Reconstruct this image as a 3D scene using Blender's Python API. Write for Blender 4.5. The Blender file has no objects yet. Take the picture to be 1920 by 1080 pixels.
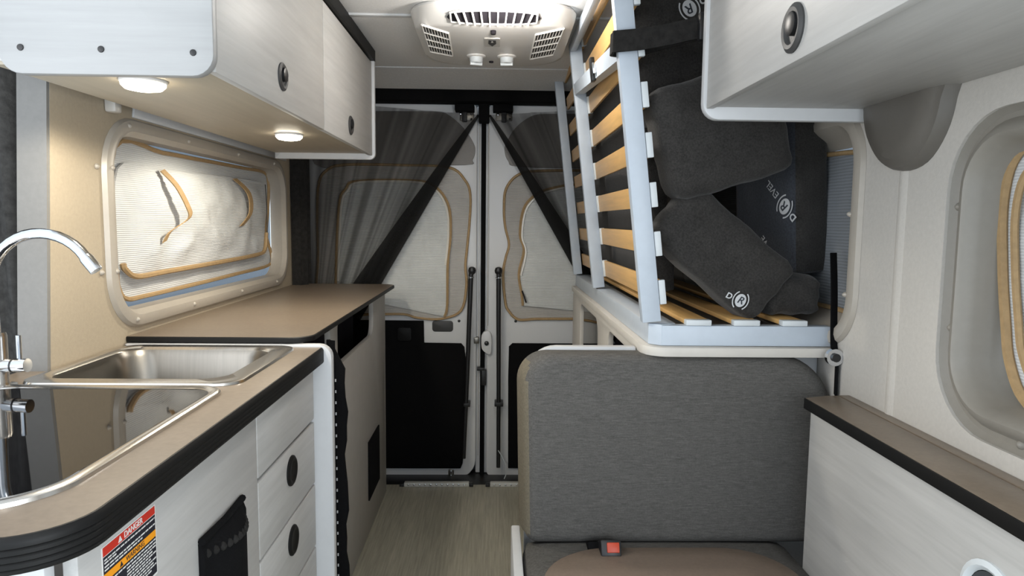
import bpy, bmesh, math, random
from mathutils import Vector, Matrix, noise
random.seed(7)
scene = bpy.context.scene
COL = scene.collection
PI = math.pi
R = math.radians

# ------------------------------------------------------------------ camera
cam_data = bpy.data.cameras.new('camera')
cam_data.sensor_width = 36.0
cam_data.lens = 24.0
cam_data.clip_start = 0.02
cam = bpy.data.objects.new('camera', cam_data)
COL.objects.link(cam)
cam.matrix_world = (Matrix.Translation((0, 0, 1.256)) @ Matrix.Rotation(R(-1.3945), 4, 'Z')
                    @ Matrix.Rotation(R(90 - 5.563), 4, 'X') @ Matrix.Rotation(R(0.6), 4, 'Z'))
scene.camera = cam

# ------------------------------------------------------------------ world and daylight
world = bpy.data.worlds.new('daylight')
scene.world = world
world.use_nodes = True
bg = world.node_tree.nodes['Background']
bg.inputs[0].default_value = (0.80, 0.90, 1.0, 1)
bg.inputs[1].default_value = 1.15


def area(name, loc, direction, sx, sy, power, color):
    d = bpy.data.lights.new(name, 'AREA')
    d.shape = 'RECTANGLE'
    d.size = sx
    d.size_y = sy
    d.energy = power
    d.color = color
    o = bpy.data.objects.new(name, d)
    COL.objects.link(o)
    o.location = loc
    o.rotation_euler = Vector(direction).to_track_quat('-Z', 'Y').to_euler()
    return o


area('windshield_daylight', (-0.05, -1.25, 1.25), (0, 1, -0.08), 1.5, 0.9, 2.8, (0.66, 0.83, 1.0))
area('sliding_door_daylight', (-1.12, 0.35, 1.15), (1, 0.12, -0.05), 1.0, 1.3, 10, (0.97, 0.98, 1.0))
area('cab_window_daylight', (0.95, -0.55, 0.95), (-1, 0.75, -0.12), 0.9, 0.8, 31, (0.90, 0.95, 1.0))

vs = scene.view_settings
vs.view_transform = 'Standard'
vs.look = 'None'
vs.exposure = 0.38
vs.gamma = 1.0
vs.use_curve_mapping = False

# ------------------------------------------------------------------ materials
MATS = {}


def material(name, color, rough=0.6, metal=0.0, var=None, bump=None, spec=0.5, alpha=None, wave=None, emit=None, mottle=None, sheen=0.0):
    """var=(scale xyz, amount): stretched noise on the colour; bump=(scale, strength, distance); wave=(axis, scale, amount)."""
    m = bpy.data.materials.new(name)
    m.use_nodes = True
    nt = m.node_tree
    N, L = nt.nodes, nt.links
    p = N['Principled BSDF']
    p.inputs['Base Color'].default_value = (*color, 1)
    p.inputs['Roughness'].default_value = rough
    p.inputs['Metallic'].default_value = metal
    p.inputs['Specular IOR Level'].default_value = spec
    if sheen:
        p.inputs['Sheen Weight'].default_value = sheen
    tc = N.new('ShaderNodeTexCoord')
    col = None
    for spec_ in (var, mottle):
        if not spec_:
            continue
        mp = N.new('ShaderNodeMapping')
        mp.inputs['Scale'].default_value = spec_[0]
        L.new(tc.outputs['Object'], mp.inputs['Vector'])
        nz = N.new('ShaderNodeTexNoise')
        nz.inputs['Scale'].default_value = 1.0
        nz.inputs['Detail'].default_value = 5.0
        nz.inputs['Roughness'].default_value = 0.62
        L.new(mp.outputs[0], nz.inputs['Vector'])
        mr = N.new('ShaderNodeMapRange')
        mr.inputs[1].default_value = 0.3
        mr.inputs[2].default_value = 0.7
        mr.inputs[3].default_value = 1.0 - spec_[1]
        mr.inputs[4].default_value = 1.0 + spec_[1]
        L.new(nz.outputs['Fac'], mr.inputs[0])
        vm = N.new('ShaderNodeVectorMath')
        vm.operation = 'SCALE'
        if col is None:
            vm.inputs[0].default_value = color
        else:
            L.new(col, vm.inputs[0])
        L.new(mr.outputs[0], vm.inputs['Scale'])
        col = vm.outputs[0]
    nrm = None
    if wave:
        wv = N.new('ShaderNodeTexWave')
        wv.wave_type = 'BANDS'
        wv.bands_direction = wave[0]
        wv.inputs['Scale'].default_value = wave[1]
        wv.inputs['Distortion'].default_value = 0.6
        wv.inputs['Detail'].default_value = 1.0
        L.new(tc.outputs['Object'], wv.inputs['Vector'])
        mr = N.new('ShaderNodeMapRange')
        mr.inputs[3].default_value = 1.0 - wave[2]
        mr.inputs[4].default_value = 1.0
        L.new(wv.outputs['Fac'], mr.inputs[0])
        vm = N.new('ShaderNodeVectorMath')
        vm.operation = 'SCALE'
        if col is None:
            vm.inputs[0].default_value = color
        else:
            L.new(col, vm.inputs[0])
        L.new(mr.outputs[0], vm.inputs['Scale'])
        col = vm.outputs[0]
        b = N.new('ShaderNodeBump')
        b.inputs['Strength'].default_value = 0.5
        b.inputs['Distance'].default_value = 0.002
        L.new(wv.outputs['Fac'], b.inputs['Height'])
        nrm = b.outputs[0]
    if bump:
        nz = N.new('ShaderNodeTexNoise')
        nz.inputs['Scale'].default_value = bump[0]
        nz.inputs['Detail'].default_value = 4.0
        L.new(tc.outputs['Object'], nz.inputs['Vector'])
        b = N.new('ShaderNodeBump')
        b.inputs['Strength'].default_value = bump[1]
        b.inputs['Distance'].default_value = bump[2]
        L.new(nz.outputs['Fac'], b.inputs['Height'])
        if nrm is not None:
            L.new(nrm, b.inputs['Normal'])
        nrm = b.outputs[0]
    if col is not None:
        L.new(col, p.inputs['Base Color'])
    if nrm is not None:
        L.new(nrm, p.inputs['Normal'])
    if emit:
        p.inputs['Emission Color'].default_value = (*emit[0], 1)
        p.inputs['Emission Strength'].default_value = emit[1]
    if alpha is not None:
        p.inputs['Alpha'].default_value = alpha
    MATS[name] = m
    return m


material('washed_wood', (0.45, 0.445, 0.43), 0.45, var=((70, 4, 70), 0.08), mottle=((16, 1.4, 16), 0.06))
material('washed_wood_upright', (0.33, 0.335, 0.335), 0.45, var=((3, 60, 60), 0.06), mottle=((1.5, 14, 14), 0.07))  # same washed wood, darkened to offset the strong front light
material('white_laminate', (0.58, 0.59, 0.60), 0.4, var=((40, 40, 40), 0.02))
material('cream_board', (0.60, 0.57, 0.52), 0.5, var=((20, 20, 20), 0.03))
material('worktop_laminate', (0.200, 0.158, 0.118), 0.36, var=((90, 90, 90), 0.10), mottle=((8, 8, 8), 0.06))
material('black_edge', (0.006, 0.006, 0.006), 0.55, spec=0.25)
material('black_plastic', (0.012, 0.012, 0.013), 0.4)
material('grey_plastic', (0.045, 0.045, 0.045), 0.5)
material('pale_grey', (0.58, 0.56, 0.52), 0.25)
material('black_carpet', (0.006, 0.006, 0.0065), 0.95, spec=0.1, bump=(300, 0.5, 0.002))
material('dark_fabric', (0.022, 0.021, 0.020), 0.95, spec=0.1, var=((60, 60, 60), 0.3), bump=(200, 0.4, 0.002))
material('curtain_grey', (0.055, 0.053, 0.050), 0.95, spec=0.1, var=((60, 60, 60), 0.3), bump=(200, 0.4, 0.002))
material('steel', (0.66, 0.64, 0.61), 0.22, 1.0, var=((200, 4, 4), 0.05))
material('steel_satin', (0.24, 0.225, 0.20), 0.33, 1.0, var=((160, 6, 6), 0.06))
material('chrome', (0.75, 0.77, 0.80), 0.10, 1.0)
material('black_glass', (0.003, 0.003, 0.0035), 0.03, spec=0.28)
material('wall_lining', (0.53, 0.505, 0.465), 0.75, var=((120, 120, 120), 0.05), bump=(260, 0.25, 0.001))
material('cream_lining', (0.40, 0.338, 0.250), 0.75, var=((120, 120, 120), 0.05), bump=(260, 0.25, 0.001))
material('warm_board', (0.40, 0.35, 0.27), 0.5, var=((60, 3, 60), 0.06))
material('rear_board', (0.37, 0.355, 0.33), 0.5, var=((20, 20, 20), 0.04))
material('ceiling_lining', (0.80, 0.80, 0.80), 0.85, var=((140, 140, 140), 0.06), bump=(280, 0.3, 0.001))
material('grey_lining', (0.74, 0.74, 0.74), 0.85, var=((140, 140, 140), 0.08), bump=(280, 0.3, 0.001))
material('taupe_plastic', (0.125, 0.115, 0.10), 0.5, var=((60, 60, 60), 0.03))
material('frame_taupe', (0.26, 0.242, 0.21), 0.45, var=((60, 60, 60), 0.03))
material('pillar_grey', (0.20, 0.195, 0.185), 0.8, var=((90, 90, 90), 0.05))
material('frame_plastic', (0.40, 0.365, 0.315), 0.34, var=((60, 60, 60), 0.03))
material('white_paint', (0.66, 0.67, 0.68), 0.28)
material('door_trim', (0.27, 0.255, 0.24), 0.7, var=((100, 100, 100), 0.05))
material('quilt_white', (0.70, 0.72, 0.73), 0.7, wave=('Z', 60.0, 0.22), mottle=((7, 7, 7), 0.05), bump=(7, 0.35, 0.02))
material('quilt_door', (0.66, 0.67, 0.65), 0.75, wave=('Z', 42.0, 0.18), mottle=((9, 9, 9), 0.08), bump=(14, 0.5, 0.01))
material('quilt_border', (0.47, 0.45, 0.42), 0.75, wave=('Z', 42.0, 0.14), mottle=((9, 9, 9), 0.08), bump=(14, 0.4, 0.01))
material('quilt_shadowed', (0.26, 0.28, 0.30), 0.75, wave=('Z', 42.0, 0.25), bump=(14, 0.4, 0.01))  # quilt darkened in colour for the shadow of the cushion pile
material('tan_binding', (0.38, 0.255, 0.125), 0.7, var=((80, 80, 80), 0.12))
material('slat_wood', (0.66, 0.40, 0.15), 0.4, var=((90, 5, 90), 0.10), mottle=((10, 2, 10), 0.08))
material('grey_metal', (0.50, 0.56, 0.63), 0.42, var=((30, 30, 30), 0.03))
material('cap_plastic', (0.62, 0.66, 0.68), 0.45)
material('charcoal_fabric', (0.034, 0.032, 0.030), 0.92, spec=0.15, var=((220, 220, 220), 0.35), mottle=((14, 14, 14), 0.22), bump=(240, 0.5, 0.002), sheen=0.15)
material('navy_fabric', (0.040, 0.044, 0.053), 0.9, spec=0.15, var=((220, 220, 220), 0.3), bump=(240, 0.5, 0.002), sheen=0.2)
material('print_grey', (0.55, 0.56, 0.57), 0.8)
material('seat_fabric', (0.098, 0.094, 0.088), 0.9, spec=0.2, var=((45, 300, 620), 0.30), mottle=((300, 300, 320), 0.18), bump=(240, 0.4, 0.002))
material('seat_side_lit', (0.155, 0.135, 0.10), 0.9, spec=0.2, var=((200, 200, 200), 0.2))  # seat fabric lightened to paint the lit side of the backrest
material('taupe_leather', (0.185, 0.140, 0.108), 0.62, var=((120, 120, 120), 0.08), bump=(200, 0.25, 0.001))
material('red_plastic', (0.50, 0.055, 0.02), 0.4)
material('ac_white', (0.70, 0.69, 0.67), 0.35)
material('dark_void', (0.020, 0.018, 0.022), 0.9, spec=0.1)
material('zip_clear', (0.80, 0.77, 0.70), 0.2, spec=0.8)
material('led_clear', (0.55, 0.55, 0.52), 0.3)
material('sticker_red', (0.55, 0.03, 0.015), 0.5)
material('sticker_orange', (0.85, 0.33, 0.01), 0.5)
material('sticker_navy', (0.012, 0.013, 0.022), 0.5)
material('sticker_white', (0.72, 0.72, 0.70), 0.5)
material('lamp_lens', (0.9, 0.88, 0.82), 0.4, emit=((1.0, 0.90, 0.72), 18.0))
material('ceiling_lens', (0.9, 0.88, 0.85), 0.4, emit=((1.0, 0.94, 0.86), 30.0))
material('exterior_dark', (0.04, 0.045, 0.05), 0.6)


def floor_material():
    m = material('floor_vinyl', (0.34, 0.325, 0.26), 0.36, var=((130, 5, 130), 0.24), mottle=((12, 1.3, 12), 0.14), bump=(120, 0.15, 0.001))
    return m


floor_material()


def mesh_material():
    m = bpy.data.materials.new('insect_mesh')
    m.use_nodes = True
    nt = m.node_tree
    N, L = nt.nodes, nt.links
    p = N['Principled BSDF']
    p.inputs['Base Color'].default_value = (0.012, 0.012, 0.012, 1)
    p.inputs['Roughness'].default_value = 0.9
    p.inputs['Specular IOR Level'].default_value = 0.1
    tr = N.new('ShaderNodeBsdfTransparent')
    mx = N.new('ShaderNodeMixShader')
    ga = N.new('ShaderNodeAttribute')
    ga.attribute_name = 'gather'
    L.new(ga.outputs['Fac'], mx.inputs[0])
    L.new(tr.outputs[0], mx.inputs[1])
    L.new(p.outputs[0], mx.inputs[2])
    L.new(mx.outputs[0], N['Material Output'].inputs['Surface'])
    MATS['insect_mesh'] = m


mesh_material()


def glass_material():
    m = bpy.data.materials.new('tinted_glass')
    m.use_nodes = True
    nt = m.node_tree
    N, L = nt.nodes, nt.links
    gl = N.new('ShaderNodeBsdfGlossy')
    gl.inputs['Roughness'].default_value = 0.03
    tr = N.new('ShaderNodeBsdfTransparent')
    tr.inputs[0].default_value = (0.42, 0.45, 0.48, 1)
    mx = N.new('ShaderNodeMixShader')
    mx.inputs[0].default_value = 0.08
    L.new(tr.outputs[0], mx.inputs[1])
    L.new(gl.outputs[0], mx.inputs[2])
    L.new(mx.outputs[0], N['Material Output'].inputs['Surface'])
    MATS['tinted_glass'] = m


glass_material()

# ------------------------------------------------------------------ geometry helpers


def axis_pt(axis, u, v, w):
    if axis == 'x':
        return (w, u, v)
    if axis == 'y':
        return (u, w, v)
    return (u, v, w)


def new_obj(name, bm, mat, parent=None, smooth=False, normals=True):
    if normals:
        bmesh.ops.recalc_face_normals(bm, faces=bm.faces[:])
    me = bpy.data.meshes.new(name)
    bm.to_mesh(me)
    bm.free()
    me.materials.append(MATS[mat])
    if smooth:
        for p in me.polygons:
            p.use_smooth = True
        try:
            me.set_sharp_from_angle(angle=R(38))
        except Exception:
            pass
    o = bpy.data.objects.new(name, me)
    COL.objects.link(o)
    if parent is not None:
        o.parent = parent
    return o


def tag(o, label, cat, group=None):
    o['label'] = label
    o['category'] = cat
    if group:
        o['group'] = group
    return o


def struct(o, label=None):
    o['kind'] = 'structure'
    if label:
        o['label'] = label
    return o


def thing(name, label, cat, loc=(0, 0, 0), group=None):
    o = bpy.data.objects.new(name, None)
    o.empty_display_size = 0.05
    o.location = loc
    COL.objects.link(o)
    tag(o, label, cat, group)
    return o


def settle(root):
    """children were built in world coordinates: keep them in place under a moved root"""
    bpy.context.view_layer.update()
    inv = root.matrix_world.inverted()
    for c in root.children:
        c.matrix_parent_inverse = inv


def add_box(bm, x0, x1, y0, y1, z0, z1, bevel=0.0, seg=2, mtx=None):
    ret = bmesh.ops.create_cube(bm, size=1.0)
    vsn = ret['verts']
    for v in vsn:
        v.co = Vector((x0 + (v.co.x + .5) * (x1 - x0), y0 + (v.co.y + .5) * (y1 - y0), z0 + (v.co.z + .5) * (z1 - z0)))
    if bevel > 0:
        es = list({e for v in vsn for e in v.link_edges})
        r = bmesh.ops.bevel(bm, geom=es, offset=bevel, segments=seg, affect='EDGES', profile=0.5)
        vsn = list({v for f in r['faces'] for v in f.verts} | {v for v in vsn if v.is_valid})
    if mtx is not None:
        bmesh.ops.transform(bm, matrix=mtx, verts=vsn)
    return vsn


def box(name, mat, parent, x0, x1, y0, y1, z0, z1, bevel=0.002, seg=2, mtx=None):
    bm = bmesh.new()
    add_box(bm, x0, x1, y0, y1, z0, z1, bevel, seg)
    if mtx is not None:
        bmesh.ops.transform(bm, matrix=mtx, verts=bm.verts[:])
    return new_obj(name, bm, mat, parent, smooth=bevel > 0)


def rrect(u0, u1, v0, v1, r, n=6):
    """r may be one radius or four (lower-left, lower-right, upper-right, upper-left)"""
    rr = r if isinstance(r, (tuple, list)) else (r, r, r, r)
    pts = []
    cs = [(u0, v0, 1, 1, PI), (u1, v0, -1, 1, 1.5 * PI), (u1, v1, -1, -1, 0), (u0, v1, 1, -1, 0.5 * PI)]
    for (cu, cv, su, sv, a0), q in zip(cs, rr):
        for i in range(n + 1):
            a = a0 + (PI / 2) * i / n
            pts.append((cu + su * q + q * math.cos(a), cv + sv * q + q * math.sin(a)))
    return pts


def smooth_loop(pts, n=5, closed=True):
    """Catmull-Rom through 2-D or 3-D points"""
    out = []
    m = len(pts)
    P = [Vector(p) for p in pts]
    rng = range(m) if closed else range(m - 1)
    for i in rng:
        if closed:
            p0, p1, p2, p3 = P[(i - 1) % m], P[i], P[(i + 1) % m], P[(i + 2) % m]
        else:
            p0, p1, p2, p3 = P[max(i - 1, 0)], P[i], P[i + 1], P[min(i + 2, m - 1)]
        for k in range(n):
            t = k / n
            out.append(0.5 * ((2 * p1) + (p2 - p0) * t + (2 * p0 - 5 * p1 + 4 * p2 - p3) * t * t + (3 * p1 - p0 - 3 * p2 + p3) * t ** 3))
    if not closed:
        out.append(P[-1])
    return [tuple(p) for p in out]


def prism_bm(outer, axis, a, b, holes=(), bevel=0.0, seg=2):
    bm = bmesh.new()
    def ring(pts):
        vv = [bm.verts.new(axis_pt(axis, u, v, a)) for u, v in pts]
        return [bm.edges.new((vv[i], vv[(i + 1) % len(vv)])) for i in range(len(vv))], vv
    es, vv = ring(outer)
    if holes:
        for h in holes:
            e2, _ = ring(h)
            es += e2
        bmesh.ops.triangle_fill(bm, use_beauty=True, use_dissolve=False, edges=es)
        fs = bm.faces[:]
    else:
        fs = [bm.faces.new(vv)]
    r = bmesh.ops.extrude_face_region(bm, geom=fs)
    d = Vector(axis_pt(axis, 0, 0, b - a))
    bmesh.ops.translate(bm, vec=d, verts=[g for g in r['geom'] if isinstance(g, bmesh.types.BMVert)])
    bmesh.ops.recalc_face_normals(bm, faces=bm.faces[:])
    if bevel > 0:
        be = [e for e in bm.edges if len(e.link_faces) == 2 and e.calc_face_angle(0) > R(50)]
        bmesh.ops.bevel(bm, geom=be, offset=bevel, segments=seg, affect='EDGES', profile=0.5)
    return bm


def prism(name, mat, parent, outer, axis, a, b, holes=(), bevel=0.0, seg=2, smooth=True):
    return new_obj(name, prism_bm(outer, axis, a, b, holes, bevel, seg), mat, parent, smooth=smooth)


def loft_bm(loops, cap0=False, cap1=False, closed=True, bm=None):
    bm = bm or bmesh.new()
    rows = [[bm.verts.new(p) for p in l] for l in loops]
    n = len(rows[0])
    for a, b in zip(rows[:-1], rows[1:]):
        for i in range(n if closed else n - 1):
            j = (i + 1) % n
            bm.faces.new((a[i], a[j], b[j], b[i]))
    if cap0:
        bm.faces.new(rows[0][::-1])
    if cap1:
        bm.faces.new(rows[-1])
    return bm


def tube_bm(pts, r, seg=8, closed=False, bm=None, cap=True):
    bm = bm or bmesh.new()
    P = [Vector(p) for p in pts]
    m = len(P)
    loops = []
    prev = None
    for i in range(m):
        if closed:
            t = P[(i + 1) % m] - P[(i - 1) % m]
        else:
            t = P[min(i + 1, m - 1)] - P[max(i - 1, 0)]
        t.normalize()
        if prev is None:
            up = Vector((0, 0, 1)) if abs(t.z) < .9 else Vector((0, 1, 0))
            n = (up - t * up.dot(t)).normalized()
        else:
            n = (prev - t * prev.dot(t)).normalized()
        prev = n
        b = t.cross(n)
        rr = r[i] if isinstance(r, (list, tuple)) else r
        loops.append([P[i] + (n * math.cos(2 * PI * k / seg) + b * math.sin(2 * PI * k / seg)) * rr for k in range(seg)])
    if closed:
        loops.append(loops[0])
        bm = loft_bm(loops, bm=bm)
        bmesh.ops.remove_doubles(bm, verts=bm.verts[:], dist=1e-6)
    else:
        bm = loft_bm(loops, cap, cap, bm=bm)
    return bm


def tube(name, mat, parent, pts, r, seg=8, closed=False):
    return new_obj(name, tube_bm(pts, r, seg, closed), mat, parent, smooth=True)


def lathe_bm(profile, center, axis='z', seg=24, bm=None, sy=1.0):
    """profile: (radius, height) pairs along the axis"""
    loops = []
    for r, h in profile:
        l = []
        for k in range(seg):
            a = 2 * PI * k / seg
            u, v = r * math.cos(a), r * math.sin(a) * sy
            p = axis_pt(axis, u, v, h)
            l.append((center[0] + p[0], center[1] + p[1], center[2] + p[2]))
        loops.append(l)
    return loft_bm(loops, True, True, bm=bm)


def lathe(name, mat, parent, profile, center, axis='z', seg=24, sy=1.0):
    return new_obj(name, lathe_bm(profile, center, axis, seg, sy=sy), mat, parent, smooth=True)


def cushion_bm(sx, sy, sz, r, puff=0.0, n=10, wob=0.0):
    """soft rounded block centred on the origin"""
    bm = bmesh.new()
    bmesh.ops.create_cube(bm, size=2.0)
    bmesh.ops.subdivide_edges(bm, edges=bm.edges[:], cuts=n, use_grid_fill=True)
    h = Vector((sx / 2, sy / 2, sz / 2))
    ph = random.uniform(0, 6)
    for v in bm.verts:
        q = v.co.copy()
        p = Vector((q.x * h.x, q.y * h.y, q.z * h.z))
        c = Vector((max(-h.x + r, min(h.x - r, p.x)), max(-h.y + r, min(h.y - r, p.y)), max(-h.z + r, min(h.z - r, p.z))))
        d = p - c
        if d.length > 1e-6:
            p = c + d.normalized() * r
        f = 1 + puff * (1 - q.x ** 2) * (1 - q.z ** 2)
        p.y *= f
        p.x *= 1 + puff * .35 * (1 - q.y ** 2) * (1 - q.z ** 2)
        if wob:
            p += Vector((math.sin(9 * q.z + ph), math.sin(7 * q.x + 5 * q.z + ph), math.sin(8 * q.x + 2 * ph))) * wob
        v.co = p
    return bm


def text_mesh(body, size, name, mat, mtx, parent=None, extrude=0.0004, shear=0.0, bold=0.0):
    c = bpy.data.curves.new(name, 'FONT')
    c.body = body
    c.size = size
    c.align_x = 'CENTER'
    c.align_y = 'CENTER'
    c.extrude = extrude
    c.shear = shear
    c.offset = bold
    o = bpy.data.objects.new(name, c)
    COL.objects.link(o)
    dg = bpy.context.evaluated_depsgraph_get()
    me = bpy.data.meshes.new_from_object(o.evaluated_get(dg))
    bpy.data.objects.remove(o)
    me.transform(mtx)
    me.materials.clear()
    me.materials.append(MATS[mat])
    ob = bpy.data.objects.new(name, me)
    COL.objects.link(ob)
    if parent is not None:
        ob.parent = parent
    return ob


def copy_tree(root):
    r = root.copy()
    COL.objects.link(r)
    for ch in list(root.children):
        c = ch.copy()
        COL.objects.link(c)
        c.parent = r
        for g in list(ch.children):
            d = g.copy()
            COL.objects.link(d)
            d.parent = c
    return r


# ================================================================== THE SETTING
LX, RX, CZ = -0.90, 0.80, 1.886      # lining planes of the two sides, ceiling height

bmf = bmesh.new()
add_box(bmf, -1.0, 0.9, -1.3, 3.165, -0.04, 0.0)
struct(new_obj('floor', bmf, 'floor_vinyl'), 'grey-brown woven-look vinyl floor of the van aisle')
struct(box('ceiling', 'ceiling_lining', None, -1.0, 0.9, -0.7, 2.895, CZ, CZ + .04, 0), 'grey fabric-lined van ceiling')
struct(box('trim_1', 'white_paint', None, -0.515, -0.262, 2.17, 2.192, CZ - .006, CZ + .002, .002), 'thin white seam strip across the ceiling left of the air conditioner')
struct(box('trim_2', 'white_paint', None, 0.235, 0.52, 2.17, 2.192, CZ - .006, CZ + .002, .002), 'thin white seam strip across the ceiling right of the air conditioner')

# left side: window hole, pillar end towards the camera
win_left = rrect(1.622, 2.93, 1.010, 1.470, 0.11, 8)
struct(prism('wall_left', 'cream_lining', None, [(1.31, 0), (3.36, 0), (3.36, 1.90), (1.458, 1.90)], 'x', LX, LX - .055, [win_left], smooth=False),
       'beige lined side wall behind the galley')
struct(prism('trim_9', 'pillar_grey', None, [(1.300, 0), (1.3095, 0), (1.4575, 1.884), (1.448, 1.884)], 'x', LX - .001, LX - .060, smooth=False),
       'grey edge of the wall pillar at the sliding door')
win_r_far = rrect(1.505, 2.86, 0.998, 1.49, 0.10, 8)
win_r_near = rrect(0.38, 1.205, 0.905, 1.446, 0.13, 8)
struct(prism('wall_right', 'wall_lining', None, [(-0.1, 0), (3.36, 0), (3.36, 1.90), (-0.1, 1.90)], 'x', RX, RX + .055, [win_r_far, win_r_near], smooth=False),
       'pale lined side wall behind the bench')
struct(prism('trim_10', 'white_laminate', None, [(1.735, 1.501), (2.965, 1.501), (2.965, 1.62), (1.76, 1.62)], 'x', LX + .0005, LX + .007, bevel=.002),
       'pale strip on the wall between the left window and the overhead cabinet')
# soft pressed crease down the right wall between the windows
crease = bmesh.new()
loft_bm([[(RX - 0.0, 1.352, z), (RX - .0035, 1.343, z), (RX - .0035, 1.333, z), (RX, 1.322, z)] for z in (0.868, 1.37)], closed=False, bm=crease)
struct(new_obj('trim_3', crease, 'wall_lining', None, True), 'raised vertical crease of the pale wall between the windows')

# rear slope of the ceiling and black header over the doors
slope = bmesh.new()
loft_bm([[(x, 2.90, CZ - .003), (x, 3.05, 1.868), (x, 3.193, 1.849), (x, 3.195, zb), (x, 3.195, zb + .05), (x, 2.90, CZ + .03)] for x, zb in
         ((-.95, 1.846), (-.24, 1.846), (-.223, 1.825), (.10, 1.825), (.118, 1.843), (.86, 1.843))], True, True, bm=slope)
struct(new_obj('trim_4', slope, 'grey_lining'), 'grey fabric header panel sloping down to the rear doors')
struct(box('trim_5', 'black_carpet', None, -.95, .86, 3.18, 3.29, 1.800, 1.86, .004), 'black header rail above the rear doors')
struct(box('trim_6', 'black_plastic', None, -.95, .86, 3.166, 3.37, -.06, -.002, .003), 'black sill under the rear doors')
struct(box('wall_rear', 'exterior_dark', None, -1.0, .9, 3.372, 3.40, -.1, 1.95, 0), 'dark outside behind the rear doors')


def window(n, side, y0, y1, z0, z1, r, label, near=False, depth=0.06, wid=0.05, mat='frame_plastic'):
    """side -1 left, +1 right; a moulded bowl frame with a raised lip and a pane behind"""
    X = LX if side < 0 else RX
    root = bpy.data.objects.new('window_%d' % n, None)
    COL.objects.link(root)
    root.location = (X, (y0 + y1) / 2, z0)
    struct(root, label)
    if near:
        prof = [(-.003, .0005), (.002, .010), (.009, .017), (.018, .016), (.026, .007), (.033, .001), (.040, .000), (.046, .006), (.052, .030), (.058, .062), (.066, .080), (wid, depth)]
    else:
        prof = [(-.028, -.0005), (-.022, -.010), (-.010, -.014), (.004, -.012), (.016, .004), (wid * .6, depth * .6), (wid, depth)]
    loops = []
    for ins, dx in prof:
        rr = max(.02, r - ins)
        loops.append([(X + side * dx, u, v) for u, v in rrect(y0 + ins, y1 - ins, z0 + ins, z1 - ins, rr, 8)])
    new_obj('window_frame', loft_bm(loops), mat, root, True)
    ins = wid
    gl = rrect(y0 + ins - .03, y1 - ins + .03, z0 + ins - .03, z1 - ins + .03, max(.02, r - ins), 8)
    prism('pane', 'tinted_glass', root, gl, 'x', X + side * (depth + .012), X + side * (depth + .016), smooth=False)
    return root


wl = window(1, -1, 1.622, 2.93, 1.010, 1.470, .11, 'side window in a beige moulded frame above the rear worktop', depth=.05, wid=.016)
wr = window(2, 1, 1.505, 2.86, 0.998, 1.49, .10, 'side window half hidden behind the pile of bed cushions', depth=.05, wid=.05)
wn = window(3, 1, 0.38, 1.205, 0.905, 1.446, .13, 'side window in a deep taupe moulded frame above the bench ledge', near=True, depth=.086, wid=.085, mat='frame_taupe')


def screw(parent, loc, axis, s, r=.006, mat='frame_plastic'):
    prof = [(r * 1.5, 0), (r * 1.3, s * .003), (r * .7, s * .006), (r * .2, s * .007)]
    return lathe('screw', mat, parent, prof, loc, axis, 10)


for y in (1.70, 2.02, 2.40, 2.78):
    screw(wl, (LX + .012, y, 1.476), 'x', 1, .0045)
    screw(wl, (LX + .012, y, 1.004), 'x', 1, .0045)
for z in (1.37, 1.13):
    screw(wl, (LX + .012, 1.618, z), 'x', 1, .0045)
    screw(wl, (LX + .001, 1.575, z), 'x', 1, .0045)
for p in ((1.193, 1.29), (1.19, 1.075), (1.01, .920)):
    screw(wn, (RX + .016, p[0], p[1]), 'x', -1, .005, 'frame_taupe')
for p in ((1.51, 1.28), (1.51, 1.10)):
    screw(wr, (RX - .013, p[0], p[1]), 'x', -1, .004)
for w in (wl, wr, wn):
    settle(w)

# grey moulded cap on the right wall under the overhead cabinet
cap = smooth_loop([(1.475, 1.56), (1.469, 1.50), (1.447, 1.44), (1.395, 1.385), (1.335, 1.362), (1.264, 1.374), (1.216, 1.42), (1.194, 1.48), (1.190, 1.56)], 4)
cc = Vector((sum(p[0] for p in cap) / len(cap), sum(p[1] for p in cap) / len(cap)))
loops = []
for f, dx in ((1.0, 0.0), (.985, .014), (.93, .024), (.80, .028), (.74, .033), (.45, .035)):
    loops.append([(RX - dx, cc.x + (u - cc.x) * f, cc.y + (v - cc.y) * f) for u, v in cap])
tag(new_obj('belt_cover_cap', loft_bm(loops, False, True), 'taupe_plastic', None, True),
    'grey rounded plastic cap on the right wall under the overhead cabinet', 'cover')


# ================================================================== REAR DOORS
def rear_door(n, label):
    root = bpy.data.objects.new('door_%d' % n, None)
    COL.objects.link(root)
    root.location = (-.06 + (-.4 if n == 1 else .4), 3.3, -.02)
    struct(root, label)
    return root


d1 = rear_door(1, 'white rear door with black lower panel, behind the galley')
prism('door_skin', 'white_paint', d1, rrect(-.90, -.092, -.024, 1.815, (.03, .10, .04, .03)), 'y', 3.30, 3.35, bevel=.006)
box('edge_flange', 'white_paint', d1, -.094, -.070, 3.325, 3.36, .0, 1.80, .004)
box('edge_trim', 'pale_grey', d1, -.083, -.079, 3.318, 3.33, .09, 1.74, .001)
prism('lower_panel', 'black_carpet', d1, [(-.86, .034), (-.166, .034), (-.156, .06), (-.150, .12), (-.143, .588), (-.150, .645), (-.165, .662), (-.345, .664), (-.347, .772), (-.86, .773)], 'y', 3.301, 3.286, bevel=.003)
prism('pull_box', 'black_edge', d1, rrect(-.473, -.405, .675, .74, .012), 'y', 3.288, 3.276, bevel=.004)
prism('trim_plate', 'grey_plastic', d1, rrect(-.306, -.205, .718, .772, .014), 'y', 3.302, 3.297, bevel=.001)
lathe('plug', 'black_plastic', d1, [(.007, 0), (.006, -.004), (.002, -.006)], (-.176, 3.30, .771), 'y', 12)
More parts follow.
